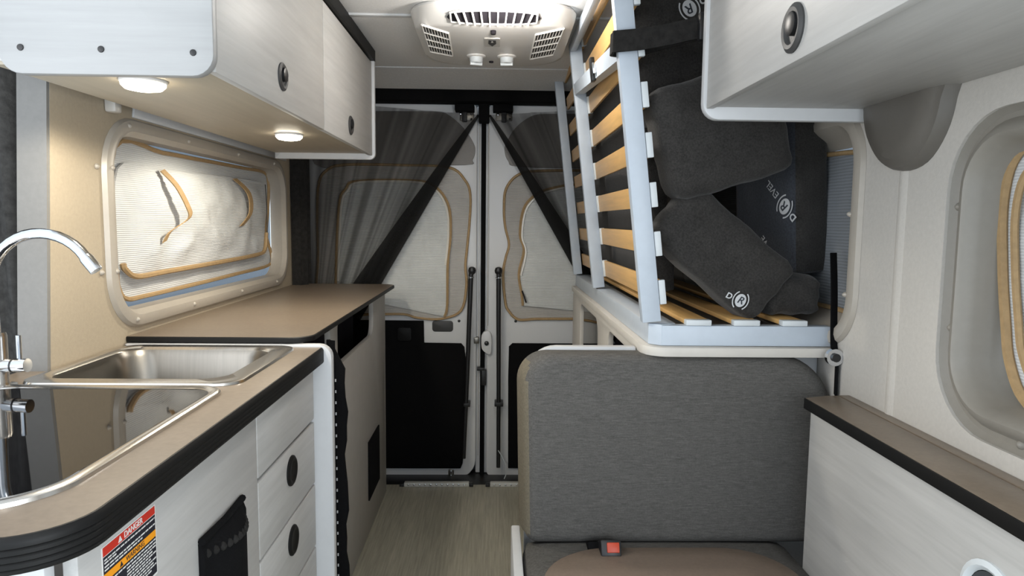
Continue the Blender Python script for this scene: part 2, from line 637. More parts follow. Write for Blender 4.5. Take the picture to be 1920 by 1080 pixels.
up1 = smooth_loop([(-.86, 1.761), (-.60, 1.766), (-.293, 1.768), (-.22, 1.748), (-.152, 1.688), (-.110, 1.625), (-.101, 1.59), (-.114, 1.545), (-.152, 1.521), (-.60, 1.517), (-.86, 1.517)], 4)
prism('upper_panel', 'door_trim', d1, up1, 'y', 3.301, 3.289, bevel=.003)
bmr = tube_bm([(-.112, 3.245, 1.03), (-.117, 3.245, 1.0), (-.124, 3.25, .80), (-.134, 3.25, .48), (-.148, 3.25, .10)], [.012, .012, .0115, .0105, .009], 10)
rod = new_obj('check_rod', bmr, 'black_plastic', d1, True)
lathe('rod_ferrule', 'chrome', rod, [(.013, 0), (.0155, .002), (.0155, .006), (.013, .008)], (-.118, 3.245, .985), 'z', 14)
lathe('rod_end', 'black_plastic', rod, [(.006, -.02), (.016, -.012), (.019, 0), (.015, .013), (.006, .018)], (-.112, 3.245, 1.022), 'z', 14)
box('rod_clip', 'black_plastic', d1, -.150, -.118, 3.235, 3.30, .360, .378, .003)
prism('latch_plate', 'steel_satin', d1, rrect(-.227, -.199, -.015, .028, .010), 'y', 3.30, 3.293, bevel=.001)
for z in (-.004, .018):
    lathe('bolt', 'chrome', d1, [(.005, 0), (.004, -.003), (.001, -.004)], (-.213, 3.293, z), 'y', 10)
box('striker', 'steel_satin', d1, -.103, -.078, 3.285, 3.325, .662, .692, .003)
box('latch_block', 'black_plastic', d1, -.087, -.050, 3.282, 3.325, .528, .543, .003)
box('latch_housing', 'black_plastic', d1, -.066, -.042, 3.282, 3.33, .455, .530, .003)
br = box('hinge_block', 'black_carpet', d1, -.195, -.105, 3.225, 3.30, 1.765, 1.795, .003)
hp = box('hinge_plate', 'steel_satin', d1, -.175, -.108, 3.292, 3.302, 1.728, 1.768, .002)
box('hinge_catch', 'black_plastic', d1, -.163, -.140, 3.27, 3.302, 1.722, 1.768, .002)
for p in ((-.172, 1.760), (-.120, 1.760), (-.120, 1.735)):
    lathe('bolt', 'chrome' if p[0] < -.15 else 'black_plastic', d1, [(.006, 0), (.005, -.004), (.001, -.005)], (p[0], 3.291, p[1]), 'y', 10)
settle(d1)

d2 = rear_door(2, 'white rear door beside the bed, lower half hidden by the bench')
prism('door_skin', 'white_paint', d2, rrect(-.040, .86, -.024, 1.815, (.05, .03, .03, .04)), 'y', 3.30, 3.35, bevel=.006)
box('edge_flange', 'white_paint', d2, -.056, -.032, 3.325, 3.36, .0, 1.80, .004)
box('edge_trim', 'pale_grey', d2, -.039, -.035, 3.292, 3.30, .75, 1.74, .001)
prism('lock_housing', 'white_paint', d2, smooth_loop([(-.066, .65), (-.066, .70), (-.052, .722), (-.030, .724), (-.018, .70), (-.018, .62), (-.035, .612), (-.058, .63)], 3), 'y', 3.32, 3.275, bevel=.003)
lathe('lock_button', 'black_plastic', d2, [(.011, 0), (.011, -.006), (.008, -.009), (.002, -.010)], (-.041, 3.275, .667), 'y', 16)
prism('lower_panel', 'black_carpet', d2, [(.070, .035), (.86, .035), (.86, .664), (.085, .664), (.068, .648), (.066, .50)], 'y', 3.301, 3.288, bevel=.003)
lathe('plug', 'black_plastic', d2, [(.007, 0), (.006, -.004), (.002, -.006)], (.100, 3.30, .772), 'y', 12)
up2 = smooth_loop([(.86, 1.767), (.50, 1.767), (.264, 1.766), (.17, 1.756), (.091, 1.70), (.044, 1.625), (.038, 1.59), (.056, 1.542), (.112, 1.516), (.50, 1.513), (.86, 1.513)], 4)
prism('upper_panel', 'door_trim', d2, up2, 'y', 3.301, 3.289, bevel=.003)
rod = new_obj('check_rod', tube_bm([(.014, 3.245, 1.03), (.015, 3.245, 1.0), (.016, 3.25, .80), (.019, 3.25, .48), (.021, 3.25, .055)], [.012, .012, .0115, .0105, .010], 10), 'black_plastic', d2, True)
lathe('rod_ferrule', 'chrome', rod, [(.013, 0), (.0155, .002), (.0155, .006), (.013, .008)], (.015, 3.245, .985), 'z', 14)
lathe('rod_end', 'black_plastic', rod, [(.006, -.02), (.016, -.012), (.019, 0), (.015, .013), (.006, .018)], (.014, 3.245, 1.022), 'z', 14)
box('rod_clip', 'black_plastic', d2, .000, .042, 3.235, 3.30, .362, .382, .003)
box('hinge_block', 'black_carpet', d2, -.018, .075, 3.225, 3.30, 1.765, 1.797, .003)
box('hinge_plate', 'steel_satin', d2, -.005, .073, 3.292, 3.302, 1.730, 1.768, .002)
box('hinge_catch', 'black_plastic', d2, .022, .046, 3.27, 3.302, 1.722, 1.768, .002)
for p in ((.006, 1.758), (.062, 1.758), (.062, 1.738)):
    lathe('bolt', 'chrome' if p[0] < .05 else 'black_plastic', d2, [(.006, 0), (.005, -.004), (.001, -.005)], (p[0], 3.291, p[1]), 'y', 10)
tube('cable', 'cap_plastic', d2, smooth_loop([(.020, 3.235, .145), (.045, 3.235, .10), (.062, 3.24, .04), (.050, 3.24, .0)], 5, False), .0022, 6)
settle(d2)
struct(box('trim_7', 'black_carpet', None, -.072, -.050, 3.305, 3.368, -.02, 1.80, .003), 'black rubber seal between the two rear doors')
struct(box('trim_8', 'black_carpet', None, -.085, -.035, 3.235, 3.30, 1.715, 1.80, .004), 'black latch cover at the top between the rear doors')


def door_shade(label, outline, zips, hem_z, group):
    t = thing('window_shade', label, 'window shade', (sum(p[0] for p in outline) / len(outline), 3.285, .80), group)
    loop = smooth_loop(outline, 5)
    c = Vector((sum(p[0] for p in loop) / len(loop), sum(p[1] for p in loop) / len(loop)))
    loops = [[(u, 3.2985, v) for u, v in loop]]
    for f in (1.0, .96, .8, .55, .3, .1):
        loops.append([(c.x + (u - c.x) * f, 3.288 - .006 * (1 - f) + .003 * math.sin(7 * u + 9 * v), c.y + (v - c.y) * f) for u, v in loop])
    new_obj('quilted_panel', loft_bm(loops, False, True), 'quilt_border', t, True)
    tube('binding', 'tan_binding', t, [(u, 3.287, v) for u, v in loop], .0065, 6, True)
    prism('zip_panel', 'quilt_door', t, smooth_loop(zips[0][0], 5, False), 'y', 3.282, 3.2765)
    for pts, m, rad, nm, dy in zips:
        tube(nm, m, t, [(u, 3.275 + dy, v) for u, v in smooth_loop(pts, 5, False)], rad, 6)
    settle(t)
    return t


zl = [(-.764, .90), (-.764, .97), (-.745, 1.318), (-.711, 1.402), (-.655, 1.439), (-.375, 1.443), (-.282, 1.411), (-.225, 1.323), (-.216, 1.192), (-.230, 1.05), (-.232, .85), (-.245, .795)]
zl2 = [(u - .011 if u > -.5 else u + .011, v - .006) for u, v in zl]
door_shade('pale ribbed shade with tan binding on the left rear door, behind black mesh',
           [(-.845, .81), (-.85, 1.10), (-.845, 1.40), (-.80, 1.490), (-.702, 1.516), (-.45, 1.516), (-.226, 1.508), (-.15, 1.45), (-.124, 1.381), (-.127, 1.25), (-.136, 1.145), (-.145, 1.041), (-.140, .945), (-.166, .824), (-.262, .783), (-.376, .787), (-.443, .804), (-.60, .803)],
           [(zl, 'tan_binding', .007, 'zip_tape', .0), (zl2[1:-2], 'zip_clear', .0055, 'zip_teeth', -.003)], .8, None)
zr = [(.70, .800), (.715, 1.0), (.70, 1.38), (.60, 1.43), (.40, 1.435), (.273, 1.418), (.188, 1.384), (.132, 1.318), (.115, 1.195), (.135, 1.12), (.112, 1.006), (.128, .90), (.133, .852)]
zr2 = [(u + .010, v - .008) for u, v in zr]
rs = door_shade('pale ribbed shade on the right rear door, partly behind the upright bed frame',
                [(.78, .79), (.40, .787), (.20, .785), (.112, .782), (.064, .825), (.048, .87), (.036, 1.0), (.048, 1.08), (.064, 1.147), (.045, 1.23), (.038, 1.317), (.047, 1.411), (.103, 1.477), (.20, 1.497), (.50, 1.50), (.78, 1.48)],
                [(zr, 'tan_binding', .007, 'zip_tape', .0), (zr2[3:-2], 'zip_clear', .0055, 'zip_teeth', -.003)], .8, None)
tube('zip_pull', 'black_plastic', rs, [(.128, 3.262, .925), (.138, 3.258, .90), (.148, 3.258, .868)], .004, 6).matrix_parent_inverse = rs.matrix_world.inverted()


# drawn-back black insect mesh in front of the doors
def mesh_curtain(label, top, bottom, hem_w, sgn):
    t = thing('mesh_curtain', label, 'curtain', (top[0][0], 3.2, .55), 'black mesh curtains at the rear doors')
    (xa, za), (xb, zb) = top
    (xc, zc), (xd, zd) = bottom
    nu, nv = 160, 24
    def pt(u, v, off=0.0):
        x = (xa + (xb - xa) * u) * (1 - v) + (xc + (xd - xc) * u) * v
        z = (za + (zb - za) * u) * (1 - v) + (zc + (zd - zc) * u) * v
        amp = .006 + .018 * v
        ph = u * 26 + 2.6 * math.sin(u * 6.3 + .6) + 1.1 * math.sin(u * 17)
        y = 3.222 + amp * math.sin(ph) - .012 * v + off
        edge = min(1, (1 - u) * 6) * min(1, u * 6)
        x += edge * (1 - .75 * v) * (.006 * math.sin(2 * ph + 1.0))
        return (x, y, z)
    loops = [[pt(i / nu, j / nv) for i in range(nu + 1)] for j in range(nv + 1)]
    mp = new_obj('mesh_panel', loft_bm(loops, closed=False), 'insect_mesh', t, True)
    # how tightly the cloth is gathered along each fold
    at_ = mp.data.attributes.new('gather', 'FLOAT', 'POINT')
    for j in range(nv + 1):
        for i in range(nu + 1):
            u = i / nu
            w_ = noise.noise(Vector((u * 16, sgn * 3.0, j * .03))) + .8 * noise.noise(Vector((u * 38, 7 + sgn, j * .04)))
            at_.data[j * (nu + 1) + i].value = max(.30, min(.85, .50 + .30 * w_ + .08 * j / nv))
    # doubled hem along the free edge, widening downwards
    hb = []
    for j in range(nv + 1):
        v = j / nv
        xe, ye, ze = pt(1.0, v)
        w = hem_w * (v ** .8) + .012
        hb.append([(xe - sgn * w * (1 - k / 5), ye - .014 - .006 * math.sin(k * 1.6), ze) for k in range(6)])
    new_obj('hem', loft_bm(hb, closed=False), 'insect_hem', t, True)
    settle(t)
    return t


mh = MATS['insect_mesh'].copy()
mh.name = 'insect_hem'
for l_ in list(mh.node_tree.nodes['Mix Shader'].inputs[0].links):
    mh.node_tree.links.remove(l_)
mh.node_tree.nodes['Mix Shader'].inputs[0].default_value = 0.88
MATS['insect_hem'] = mh
mesh_curtain('black mesh curtain swept to the left over the left rear door', ((-.90, 1.80), (-.078, 1.745)), ((-.90, .55), (-.775, .55)), .17, 1)
mesh_curtain('black mesh curtain swept to the right over the right rear door', ((.78, 1.80), (-.040, 1.745)), ((.78, .50), (.68, .50)), .13, -1)
# gathered dark edge of the curtain against the left wall
bmg = bmesh.new()
loft_bm([[(-.895 + .012 * math.sin(k * 1.9), 3.02 + .017 * k, z) for k in range(7)] + [(-.845 + .012 * math.sin(k * 1.9), 3.12 - .017 * k, z) for k in range(7)] for z in (.95, 1.2, 1.5, 1.78)], True, True, bm=bmg)
tag(new_obj('curtain_edge', bmg, 'dark_fabric', None, True), 'narrow dark gathered curtain edge hanging at the far end of the left wall', 'curtain')

# clear LED strips on the floor by the sill
def led_strip(x0, x1, label):
    t = thing('led_strip', label, 'light strip', ((x0 + x1) / 2, 3.14, 0), 'clear light strips along the rear sill')
    prism('housing', 'led_clear', t, rrect(x0, x1, .001, .020, .004, 3), 'y', 3.135, 3.160, bevel=.001)
    k = 0
    x = x0 + .02
    while x < x1 - .01:
        lathe('diode', 'chrome', t, [(.0055, 0), (.005, -.002), (.002, -.003)], (x, 3.1348, .011), 'y', 8)
        x += .0265
    box('end_cap', 'black_plastic', t, x0 - .022, x0 - .001, 3.135, 3.158, .001, .014, .002)
    box('end_cap', 'black_plastic', t, x1 + .001, x1 + .020, 3.135, 3.160, .001, .016, .002)
    settle(t)


led_strip(-.425, -.118, 'long clear light strip on the floor below the left rear door')
led_strip(-.018, .30, 'clear light strip at the sill running behind the bench')

# ================================================================== LEFT SIDE WINDOW SHADE
t = thing('window_shade', 'cream ribbed shade with tan binding and straps in the window above the rear worktop', 'window shade', (-.945, 2.3, 1.04))
back = smooth_loop([(1.735, 1.14), (1.75, 1.43), (2.0, 1.441), (2.217, 1.443), (2.60, 1.446), (2.86, 1.445), (2.905, 1.40), (2.895, 1.30), (2.865, 1.19), (2.925, 1.10), (2.88, 1.062), (2.55, 1.054), (2.219, 1.048), (1.88, 1.044), (1.78, 1.046), (1.742, 1.075)], 5)


def side_panel(loop, x, name, parent, mat='quilt_white', bulge=.01, thick=.006, amp=.004):
    c = Vector((sum(p[0] for p in loop) / len(loop), sum(p[1] for p in loop) / len(loop)))
    s = 1 if x < 0 else -1
    loops = [[(x - s * thick, u, v) for u, v in loop]]
    for f in [1.0, .985] + [.95 - .05 * k for k in range(19)]:
        row = []
        for u, v in loop:
            yy, zz = c.x + (u - c.x) * f, c.y + (v - c.y) * f
            w_ = noise.noise(Vector((yy * 9 + zz * 5, zz * 13 - yy * 3, x * 3))) + .5 * noise.noise(Vector((yy * 22, zz * 26 + yy * 9, 4)))
            row.append((x + s * (bulge * (1 - f * f) + amp * w_ * min(1, (1 - f) * 9)), yy, zz))
        loops.append(row)
    return new_obj(name, loft_bm(loops, False, True), mat, parent, True)


side_panel(back, -.957, 'quilted_panel', t, bulge=.004)
tube('binding', 'tan_binding', t, [(-.953, u, v) for u, v in back], .0065, 6, True)
front = smooth_loop([(1.73, 1.15), (1.748, 1.378), (1.95, 1.389), (2.202, 1.396), (2.50, 1.402), (2.80, 1.400), (2.822, 1.36), (2.818, 1.22), (2.79, 1.13), (2.70, 1.116), (2.45, 1.110), (2.212, 1.107), (1.95, 1.104), (1.80, 1.103), (1.745, 1.125)], 5)
fp = side_panel(front, -.944, 'pocket_flap', t, bulge=.012, amp=.011)
hem = [p for p in smooth_loop([(1.736, 1.140), (1.745, 1.125), (1.80, 1.103), (1.95, 1.104), (2.212, 1.107), (2.45, 1.110), (2.70, 1.116), (2.79, 1.13), (2.818, 1.20)], 5, False)]
tube('flap_binding', 'tan_binding', t, [(-.936, u, v) for u, v in hem], .0075, 6)
tube('flap_seam', 'grey_plastic', t, [(-.934, u, v) for u, v in smooth_loop([(2.818, 1.20), (2.822, 1.30), (2.81, 1.395)], 4, False)], .002, 5)


def strap(name, mat, parent, pts, width, wdir, thick=.0015):
    """flat ribbon along pts; wdir = width direction"""
    bm = bmesh.new()
    W = Vector(wdir).normalized() * width / 2
    P = [Vector(p) for p in smooth_loop(pts, 5, False)]
    loops = []
    for i, p in enumerate(P):
        tn = (P[min(i + 1, len(P) - 1)] - P[max(i - 1, 0)]).normalized()
        n = tn.cross(W).normalized() * thick
        loops.append([p - W - n, p + W - n, p + W + n, p - W + n])
    loft_bm(loops, True, True, bm=bm)
    return new_obj(name, bm, mat, parent, True)


strap('strap', 'tan_binding', t, [(-.930, 1.945, 1.388), (-.908, 1.985, 1.345), (-.896, 2.025, 1.285), (-.896, 2.032, 1.262), (-.902, 2.010, 1.245), (-.918, 1.955, 1.218), (-.926, 1.935, 1.190)], .024, (0, 1, .3))
strap('strap', 'tan_binding', t, [(-.935, 2.49, 1.398), (-.915, 2.57, 1.35), (-.910, 2.57, 1.28), (-.930, 2.53, 1.23)], .036, (0, 1, .1))
settle(t)

# shades in the two right-hand windows
t = thing('window_shade', 'cream ribbed shade with tan binding in the near right window', 'window shade', (.87, .78, .97))
loop = smooth_loop([(.47, .99), (.46, 1.18), (.47, 1.36), (.56, 1.395), (.80, 1.40), (1.05, 1.398), (1.125, 1.375), (1.148, 1.30), (1.138, 1.19), (1.120, 1.09), (1.105, 1.03), (1.068, .976), (1.00, .960), (.75, .955), (.53, .96)], 5)
side_panel(loop, .867, 'quilted_panel', t, bulge=.006)
tube('binding', 'tan_binding', t, [(.862, u, v) for u, v in loop], .0085, 6, True)
inner = [(.79 + (u - .79) * .90, 1.18 + (v - 1.18) * .86) for u, v in loop]
tube('inner_binding', 'tan_binding', t, [(.856, u, v) for u, v in inner], .006, 6, True)
settle(t)
t = thing('window_shade', 'ribbed shade in the window behind the cushion pile, coloured dark for their shadow', 'window shade', (.86, 2.2, 1.05))
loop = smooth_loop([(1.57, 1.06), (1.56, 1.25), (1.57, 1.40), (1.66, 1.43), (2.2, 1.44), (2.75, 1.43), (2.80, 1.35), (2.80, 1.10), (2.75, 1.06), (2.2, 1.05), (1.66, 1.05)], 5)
side_panel(loop, .846, 'quilted_panel', t, 'quilt_shadowed', bulge=.004)
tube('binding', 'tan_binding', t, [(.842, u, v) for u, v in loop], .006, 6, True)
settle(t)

# ================================================================== LEFT: SLIDING-DOOR CURTAIN
bmc = bmesh.new()
pts = []
for k in range(60):
    s = k / 59
    pts.append((-.958 - .42 * s, 1.455 - .10 * s + .012 * math.sin(s * 42), 0))
loft_bm([[(x + (.010 if z < 1.3 else 0), y, z) for x, y, _ in pts] for z in (.0, .5, .95, 1.3, 1.6, 1.884)], closed=False, bm=bmc)
tag(new_obj('sliding_door_curtain', bmc, 'curtain_grey', None, True), 'dark grey curtain hanging at the sliding door behind the faucet', 'curtain')

# ================================================================== GALLEY
g = thing('galley_cabinet', 'pale washed-wood galley cabinet below the sink and cooktop', 'cabinet', (-.68, 1.17, 0))
box('body', 'washed_wood', g, -.898, -.457, .70, 1.652, .02, .735, .002)
box('end_panel', 'white_laminate', g, -.94, -.462, .682, .699, .0, .903, .002)
box('front_door', 'washed_wood', g, -.457, -.440, .702, 1.242, .08, .900, .0025)
d = box('drawer_front', 'washed_wood', g, -.457, -.440, 1.246, 1.638, .772, .900, .0025)


def pull_ring(parent, loc, sgn=1, name='pull', r=.033):
    prof = [(r, 0), (r, sgn * .002), (r * .93, sgn * .0045), (r * .80, sgn * .005), (r * .70, sgn * .0035), (r * .62, sgn * .0015), (r * .60, sgn * .0045), (r * .45, sgn * .0055), (r * .15, sgn * .0055)]
    ring = lathe(name, 'grey_plastic', parent, prof[:6], loc, 'x', 28)
    ring2 = lathe('button', 'black_plastic', ring, prof[5:], loc, 'x', 24)
    return ring


pulls = []
for z0, z1, pz in ((.612, .764, .713), (.452, .607, .556), (.10, .447, .40)):
    d = box('drawer_front', 'washed_wood', g, -.457, -.440, 1.246, 1.638, z0, z1, .0025)
    prof = [(.033, 0), (.033, .003), (.029, .006), (.024, .006), (.020, .003), (.004, .003)]
    p = lathe('pull', 'black_edge', d, prof, (-.440, 1.447, pz), 'x', 28)
prism('side_panel', 'white_laminate', g, rrect(-.898, -.400, 0, .951, (.002, .002, .032, .002)), 'y', 1.656, 1.682, bevel=.003)
settle(g)

w = thing('galley_worktop', 'brown laminate galley worktop with black ribbed edge', 'worktop', (-.68, 1.15, .905))
out = rrect(-.955, -.424, .645, 1.654, (.01, .075, .004, .004), 10)
sink_in = rrect(-.872, -.512, 1.292, 1.622, .05, 8)
prism('slab', 'worktop_laminate', w, out, 'z', .9085, .9455, [sink_in])
# ribbed edging around the slab
oc = Vector((-.69, 1.15))
rib = []
for z, o in ((.906, -.002), (.907, .004), (.9105, .006), (.912, .0045), (.9135, .006), (.9175, .006), (.919, .0045), (.9205, .006), (.9245, .006), (.926, .0045), (.9275, .006), (.9315, .006), (.933, .0045), (.9345, .006), (.9385, .006), (.9415, .005), (.945, .002), (.9455, -.0015)):
    ring_ = rrect(-.955 - o, -.424 + o, .645 - o, 1.654, (.01, .075 + o, .004, .004), 10)
    flat = .006 if .908 < z < .940 else o          # the grooves run out along the straight front
    rib.append([(-.424 + flat if (v > 1.5 and u > -.6) else u, v, z) for u, v in ring_])
new_obj('edge_band', loft_bm(rib), 'black_edge', w, True)
settle(w)

s = thing('kitchen_sink', 'stainless steel sink bowl set into the galley worktop', 'sink', (-.69, 1.455, .78))
def ring(x0, x1, y0, y1, r, z):
    return [(u, v, z) for u, v in rrect(x0, x1, y0, y1, r, 8)]
new_obj('rim', loft_bm([ring(-.890, -.478, 1.254, 1.652, .045, .946), ring(-.888, -.480, 1.256, 1.650, .044, .9505), ring(-.882, -.486, 1.262, 1.645, .042, .9515), ring(-.876, -.520, 1.296, 1.625, .052, .9500), ring(-.870, -.526, 1.302, 1.620, .052, .944)]), 'steel', s, True)
new_obj('bowl', loft_bm([ring(-.870, -.526, 1.302, 1.620, .052, .944), ring(-.864, -.532, 1.308, 1.614, .06, .93), ring(-.850, -.546, 1.322, 1.600, .075, .80), ring(-.825, -.571, 1.347, 1.575, .06, .783)], False, True), 'steel_satin', s, True)
lathe('drain', 'steel', s, [(.036, 0), (.036, .003), (.028, .004), (.024, .001), (.004, .001)], (-.70, 1.46, .7835), 'z', 24)
settle(s)

c = thing('cooktop', 'black glass cooktop in a steel rim, set into the galley worktop', 'cooktop', (-.70, .97, .946))
def cring(o, z):
    return [(u, v, z) for u, v in rrect(-.92 + o, -.484 - o, .694 + o, 1.242 - o, (.05, .10 - o * .6, .055 - o * .6, .05), 10)]
new_obj('rim', loft_bm([cring(0, .9455), cring(.001, .9500), cring(.005, .9525), cring(.013, .9525), cring(.019, .9490)], False), 'steel', c, True)
new_obj('glass_plate', loft_bm([cring(.014, .944), cring(.0165, .9488), cring(.020, .9492)], False, True), 'black_glass', c, False)
settle(c)

f = thing('kitchen_faucet', 'chrome gooseneck faucet with side lever beside the sink', 'faucet', (-.906, 1.250, .9455))
fx, fy = -.906, 1.244
lathe('base', 'steel', f, [(.030, .9458), (.030, .949), (.020, .951), (.0185, .955), (.0185, 1.040), (.0165, 1.046)], (fx, fy, 0), 'z', 24)
arc = [(fx, fy, 1.035), (fx - .001, fy, 1.09), (fx - .001, fy, 1.135)]
ax, az, ar = fx + .091, 1.136, .092
for k in range(1, 17):
    a = PI - k * R(148) / 16
    arc.append((ax + ar * math.cos(a), fy, az + ar * math.sin(a) * .98))
tube('spout', 'chrome', f, arc, .0098, 14)
e = Vector(arc[-1])
dv = (Vector(arc[-1]) - Vector(arc[-2])).normalized()
tube('nozzle', 'chrome', f, [e - dv * .002, e + dv * .004, e + dv * .030], [.0105, .0118, .0112], 14)
sk = tube('lever_stub', 'chrome', f, [(fx + .012, fy - .002, .985), (fx + .030, fy - .003, .986), (fx + .058, fy - .004, .987)], .0125, 14)
tube('lever', 'chrome', sk, [(fx + .044, fy - .003, .990), (fx + .044, fy - .003, 1.042)], .0042, 8)
tube('ring_seal', 'black_plastic', sk, [(fx + .031, fy - .003, .986), (fx + .0335, fy - .003, .986)], .0135, 14)
settle(f)

# warning sticker on the galley door
TX = -.4394
t = thing('warning_sticker', 'red and orange danger warning sticker below the galley worktop', 'sticker', (TX, .805, .80))
prism('backing', 'sticker_white', t, rrect(.744, .865, .793, .8865, .002, 2), 'x', -.4399, TX, smooth=False)
prism('red_band', 'sticker_red', t, [(.746, .8745), (.863, .8745), (.863, .885), (.746, .885)], 'x', TX, TX + .0003, smooth=False)
prism('text_panel', 'sticker_navy', t, [(.746, .796), (.863, .796), (.863, .8735), (.746, .8735)], 'x', TX, TX + .0002, smooth=False)
prism('orange_band', 'sticker_orange', t, [(.746, .8445), (.863, .8445), (.863, .8535), (.746, .8535)], 'x', TX + .0002, TX + .0004, smooth=False)
def on_face(y, z, x):
    return Matrix(((0, 0, 1, x), (1, 0, 0, y), (0, 1, 0, z), (0, 0, 0, 1)))
prism('danger_triangle', 'sticker_white', t, [(.777, .8762), (.7855, .8762), (.7812, .8835)], 'x', TX + .0003, TX + .0006, smooth=False)
prism('warning_triangle', 'sticker_navy', t, [(.778, .8458), (.785, .8458), (.7815, .8522)], 'x', TX + .0004, TX + .0006, smooth=False)
text_mesh('DANGER', .0105, 'danger_lettering', 'sticker_white', on_face(.811, .8797, TX + .0004), t, .0002, 0, .0002)
text_mesh('WARNING', .0088, 'warning_lettering', 'sticker_navy', on_face(.813, .849, TX + .0005), t, .0002)
bml = bmesh.new()
rnd = random.Random(3)
for z, ind, L_ in ((.8695, 0, .115), (.866, 0, .02), (.8615, 0, .114), (.8575, 0, .085), (.8410, 0, .114), (.8365, .045, .065), (.8325, .045, .068), (.8285, .045, .06), (.8245, .045, .068), (.8205, .045, .055), (.8165, .045, .066), (.8125, .045, .06), (.8085, .045, .068), (.8045, .045, .05)):
    y = .748 + ind
    while y < .747 + ind + L_:
        wl_ = rnd.uniform(.004, .010)
        add_box(bml, TX + .0002, TX + .0004, y, min(y + wl_, .8615), z - .0009, z + .0009)
        y += wl_ + .0018
sp = new_obj('small_print', bml, 'sticker_white', t)
sp['kind'] = 'stuff'
settle(t)

# black pouch with gathered top hanging on the galley door
t = thing('pouch', 'black pouch with gathered top edge hanging on the galley door', 'pouch', (-.425, 1.07, .40))
bmp = bmesh.new()
loops = []
for j in range(15):
    s_ = j / 14
    y = .985 + .17 * s_
    b_ = .028 * math.sin(PI * min(max(s_, .06), .94)) + .004
    loops.append([(-.4395, y, z) for z in (.40, .60, .772)] + [(-.4395 + .006, y, .779 - .004 * abs(math.sin(j * 1.3))), (-.4395 + b_ * .5, y, .768)] + [(-.4395 + b_, y, z) for z in (.755, .60, .40)])
loft_bm(loops, True, True, bm=bmp)
new_obj('bag', bmp, 'black_carpet', t, True)
bmp = bmesh.new()
for k in range(12):
    y = .997 + .0133 * k
    b_ = .028 * math.sin(PI * (.06 + .88 * k / 11)) + .004
    lathe_bm([(.001, -.007), (.0055, -.003), (.0065, .001), (.004, .006), (.001, .008)], (-.4395 + b_ - .001, y, .752 - .0008 * k), 'z', 8, bmp)
new_obj('gathered_edge', bmp, 'dark_fabric', t, True)
tube('top_roll', 'black_carpet', t, [(-.434, .985, .776), (-.431, 1.07, .775), (-.434, 1.15, .776)], .006, 8)
settle(t)

# ================================================================== REAR LEFT CABINET + WORKTOP
t = thing('rear_cabinet', 'grey-beige rear cabinet with open shelf under the thin worktop', 'cabinet', (-.70, 2.4, 0))
hole = rrect(2.155, 2.785, .79, .9365, (.04, .05, .02, .03), 5)
hole0 = rrect(1.75, 2.06, .62, .9365, .03, 5)
prism('side_panel', 'rear_board', t, [(1.70, .0), (3.06, .0), (3.06, .951), (1.70, .951)], 'x', -.500, -.518, [hole, hole0], bevel=.0015)
box('end_post', 'rear_board', t, -.520, -.500, 3.06, 3.085, 0, .951, .002)
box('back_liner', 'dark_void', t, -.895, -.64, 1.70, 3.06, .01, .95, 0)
vent = box('vent_panel', 'black_carpet', t, -.500, -.494, 2.64, 2.88, .14, .38, .002)
settle(t)
w = thing('rear_worktop', 'thin brown laminate worktop under the side window with rounded corners', 'worktop', (-.68, 2.4, .952))
out = rrect(-.899, -.456, 1.668, 3.10, (.002, .055, .05, .002), 8)
prism('slab', 'worktop_laminate', w, out, 'z', .9535, .967)
rib = []
for z, o in ((.953, -.001), (.9535, .0025), (.960, .003), (.9655, .0025), (.9672, -.0005)):
    rib.append([(u, v, z) for u, v in rrect(-.8995, -.456 + o, 1.668 - o, 3.10 + o, (.002, .055, .05, .002), 8)])
new_obj('edge_band', loft_bm(rib), 'black_edge', w, True)
settle(w)

t = thing('zip_screen_edge', 'black fabric strip with white stitching hanging beside the galley side panel', 'fabric strip', (-.41, 1.80, 0))
bms = bmesh.new()
loops = []
for j in range(25):
    z = .94 * j / 24
    wv = .004 * math.sin(j * 1.1) + .002 * math.sin(j * 2.7)
    x1 = -.397 + wv if z < .86 else -.397 - (z - .86) * .5
    loops.append([(-.445, 1.79, z), (-.420, 1.781, z), (x1, 1.79, z), (x1, 1.80, z), (-.445, 1.80, z)])
loft_bm(loops, True, True, bm=bms)
new_obj('strip', bms, 'black_carpet', t, True)
bms = bmesh.new()
for k in range(26):
    z = .08 + .030 * k
    add_box(bms, -.4215, -.4185, 1.7795, 1.7815, z, z + .007)
q = new_obj('stitching', bms, 'print_grey', t)
q['kind'] = 'stuff'
settle(t)

# ================================================================== LEFT OVERHEAD CABINET
t = thing('overhead_cabinet', 'long washed-wood overhead cabinet above the galley', 'cabinet', (-.64, 1.9, 1.49))
box('carcass', 'washed_wood', t, -.83, -.482, 1.172, 2.615, 1.510, 1.855, .001)
box('bottom_board', 'warm_board', t, -.83, -.483, 1.172, 2.612, 1.504, 1.510, .0005)
ep = prism('end_panel', 'washed_wood_upright', t, rrect(-.804, -.4605, 1.486, 1.884, (.035, .035, .004, .004)), 'y', 1.150, 1.170, bevel=.0025)
for x, z in ((-.768, 1.527), (-.640, 1.526), (-.493, 1.523)):
    lathe('screw_cap', 'black_plastic', ep, [(.0055, 0), (.005, -.0015), (.002, -.002)], (x, 1.150, z), 'y', 12)
fp_ = prism('end_panel', 'white_laminate', t, rrect(-.83, -.456, 1.482, 1.845, (.003, .022, .003, .003)), 'y', 2.612, 2.632, bevel=.003)
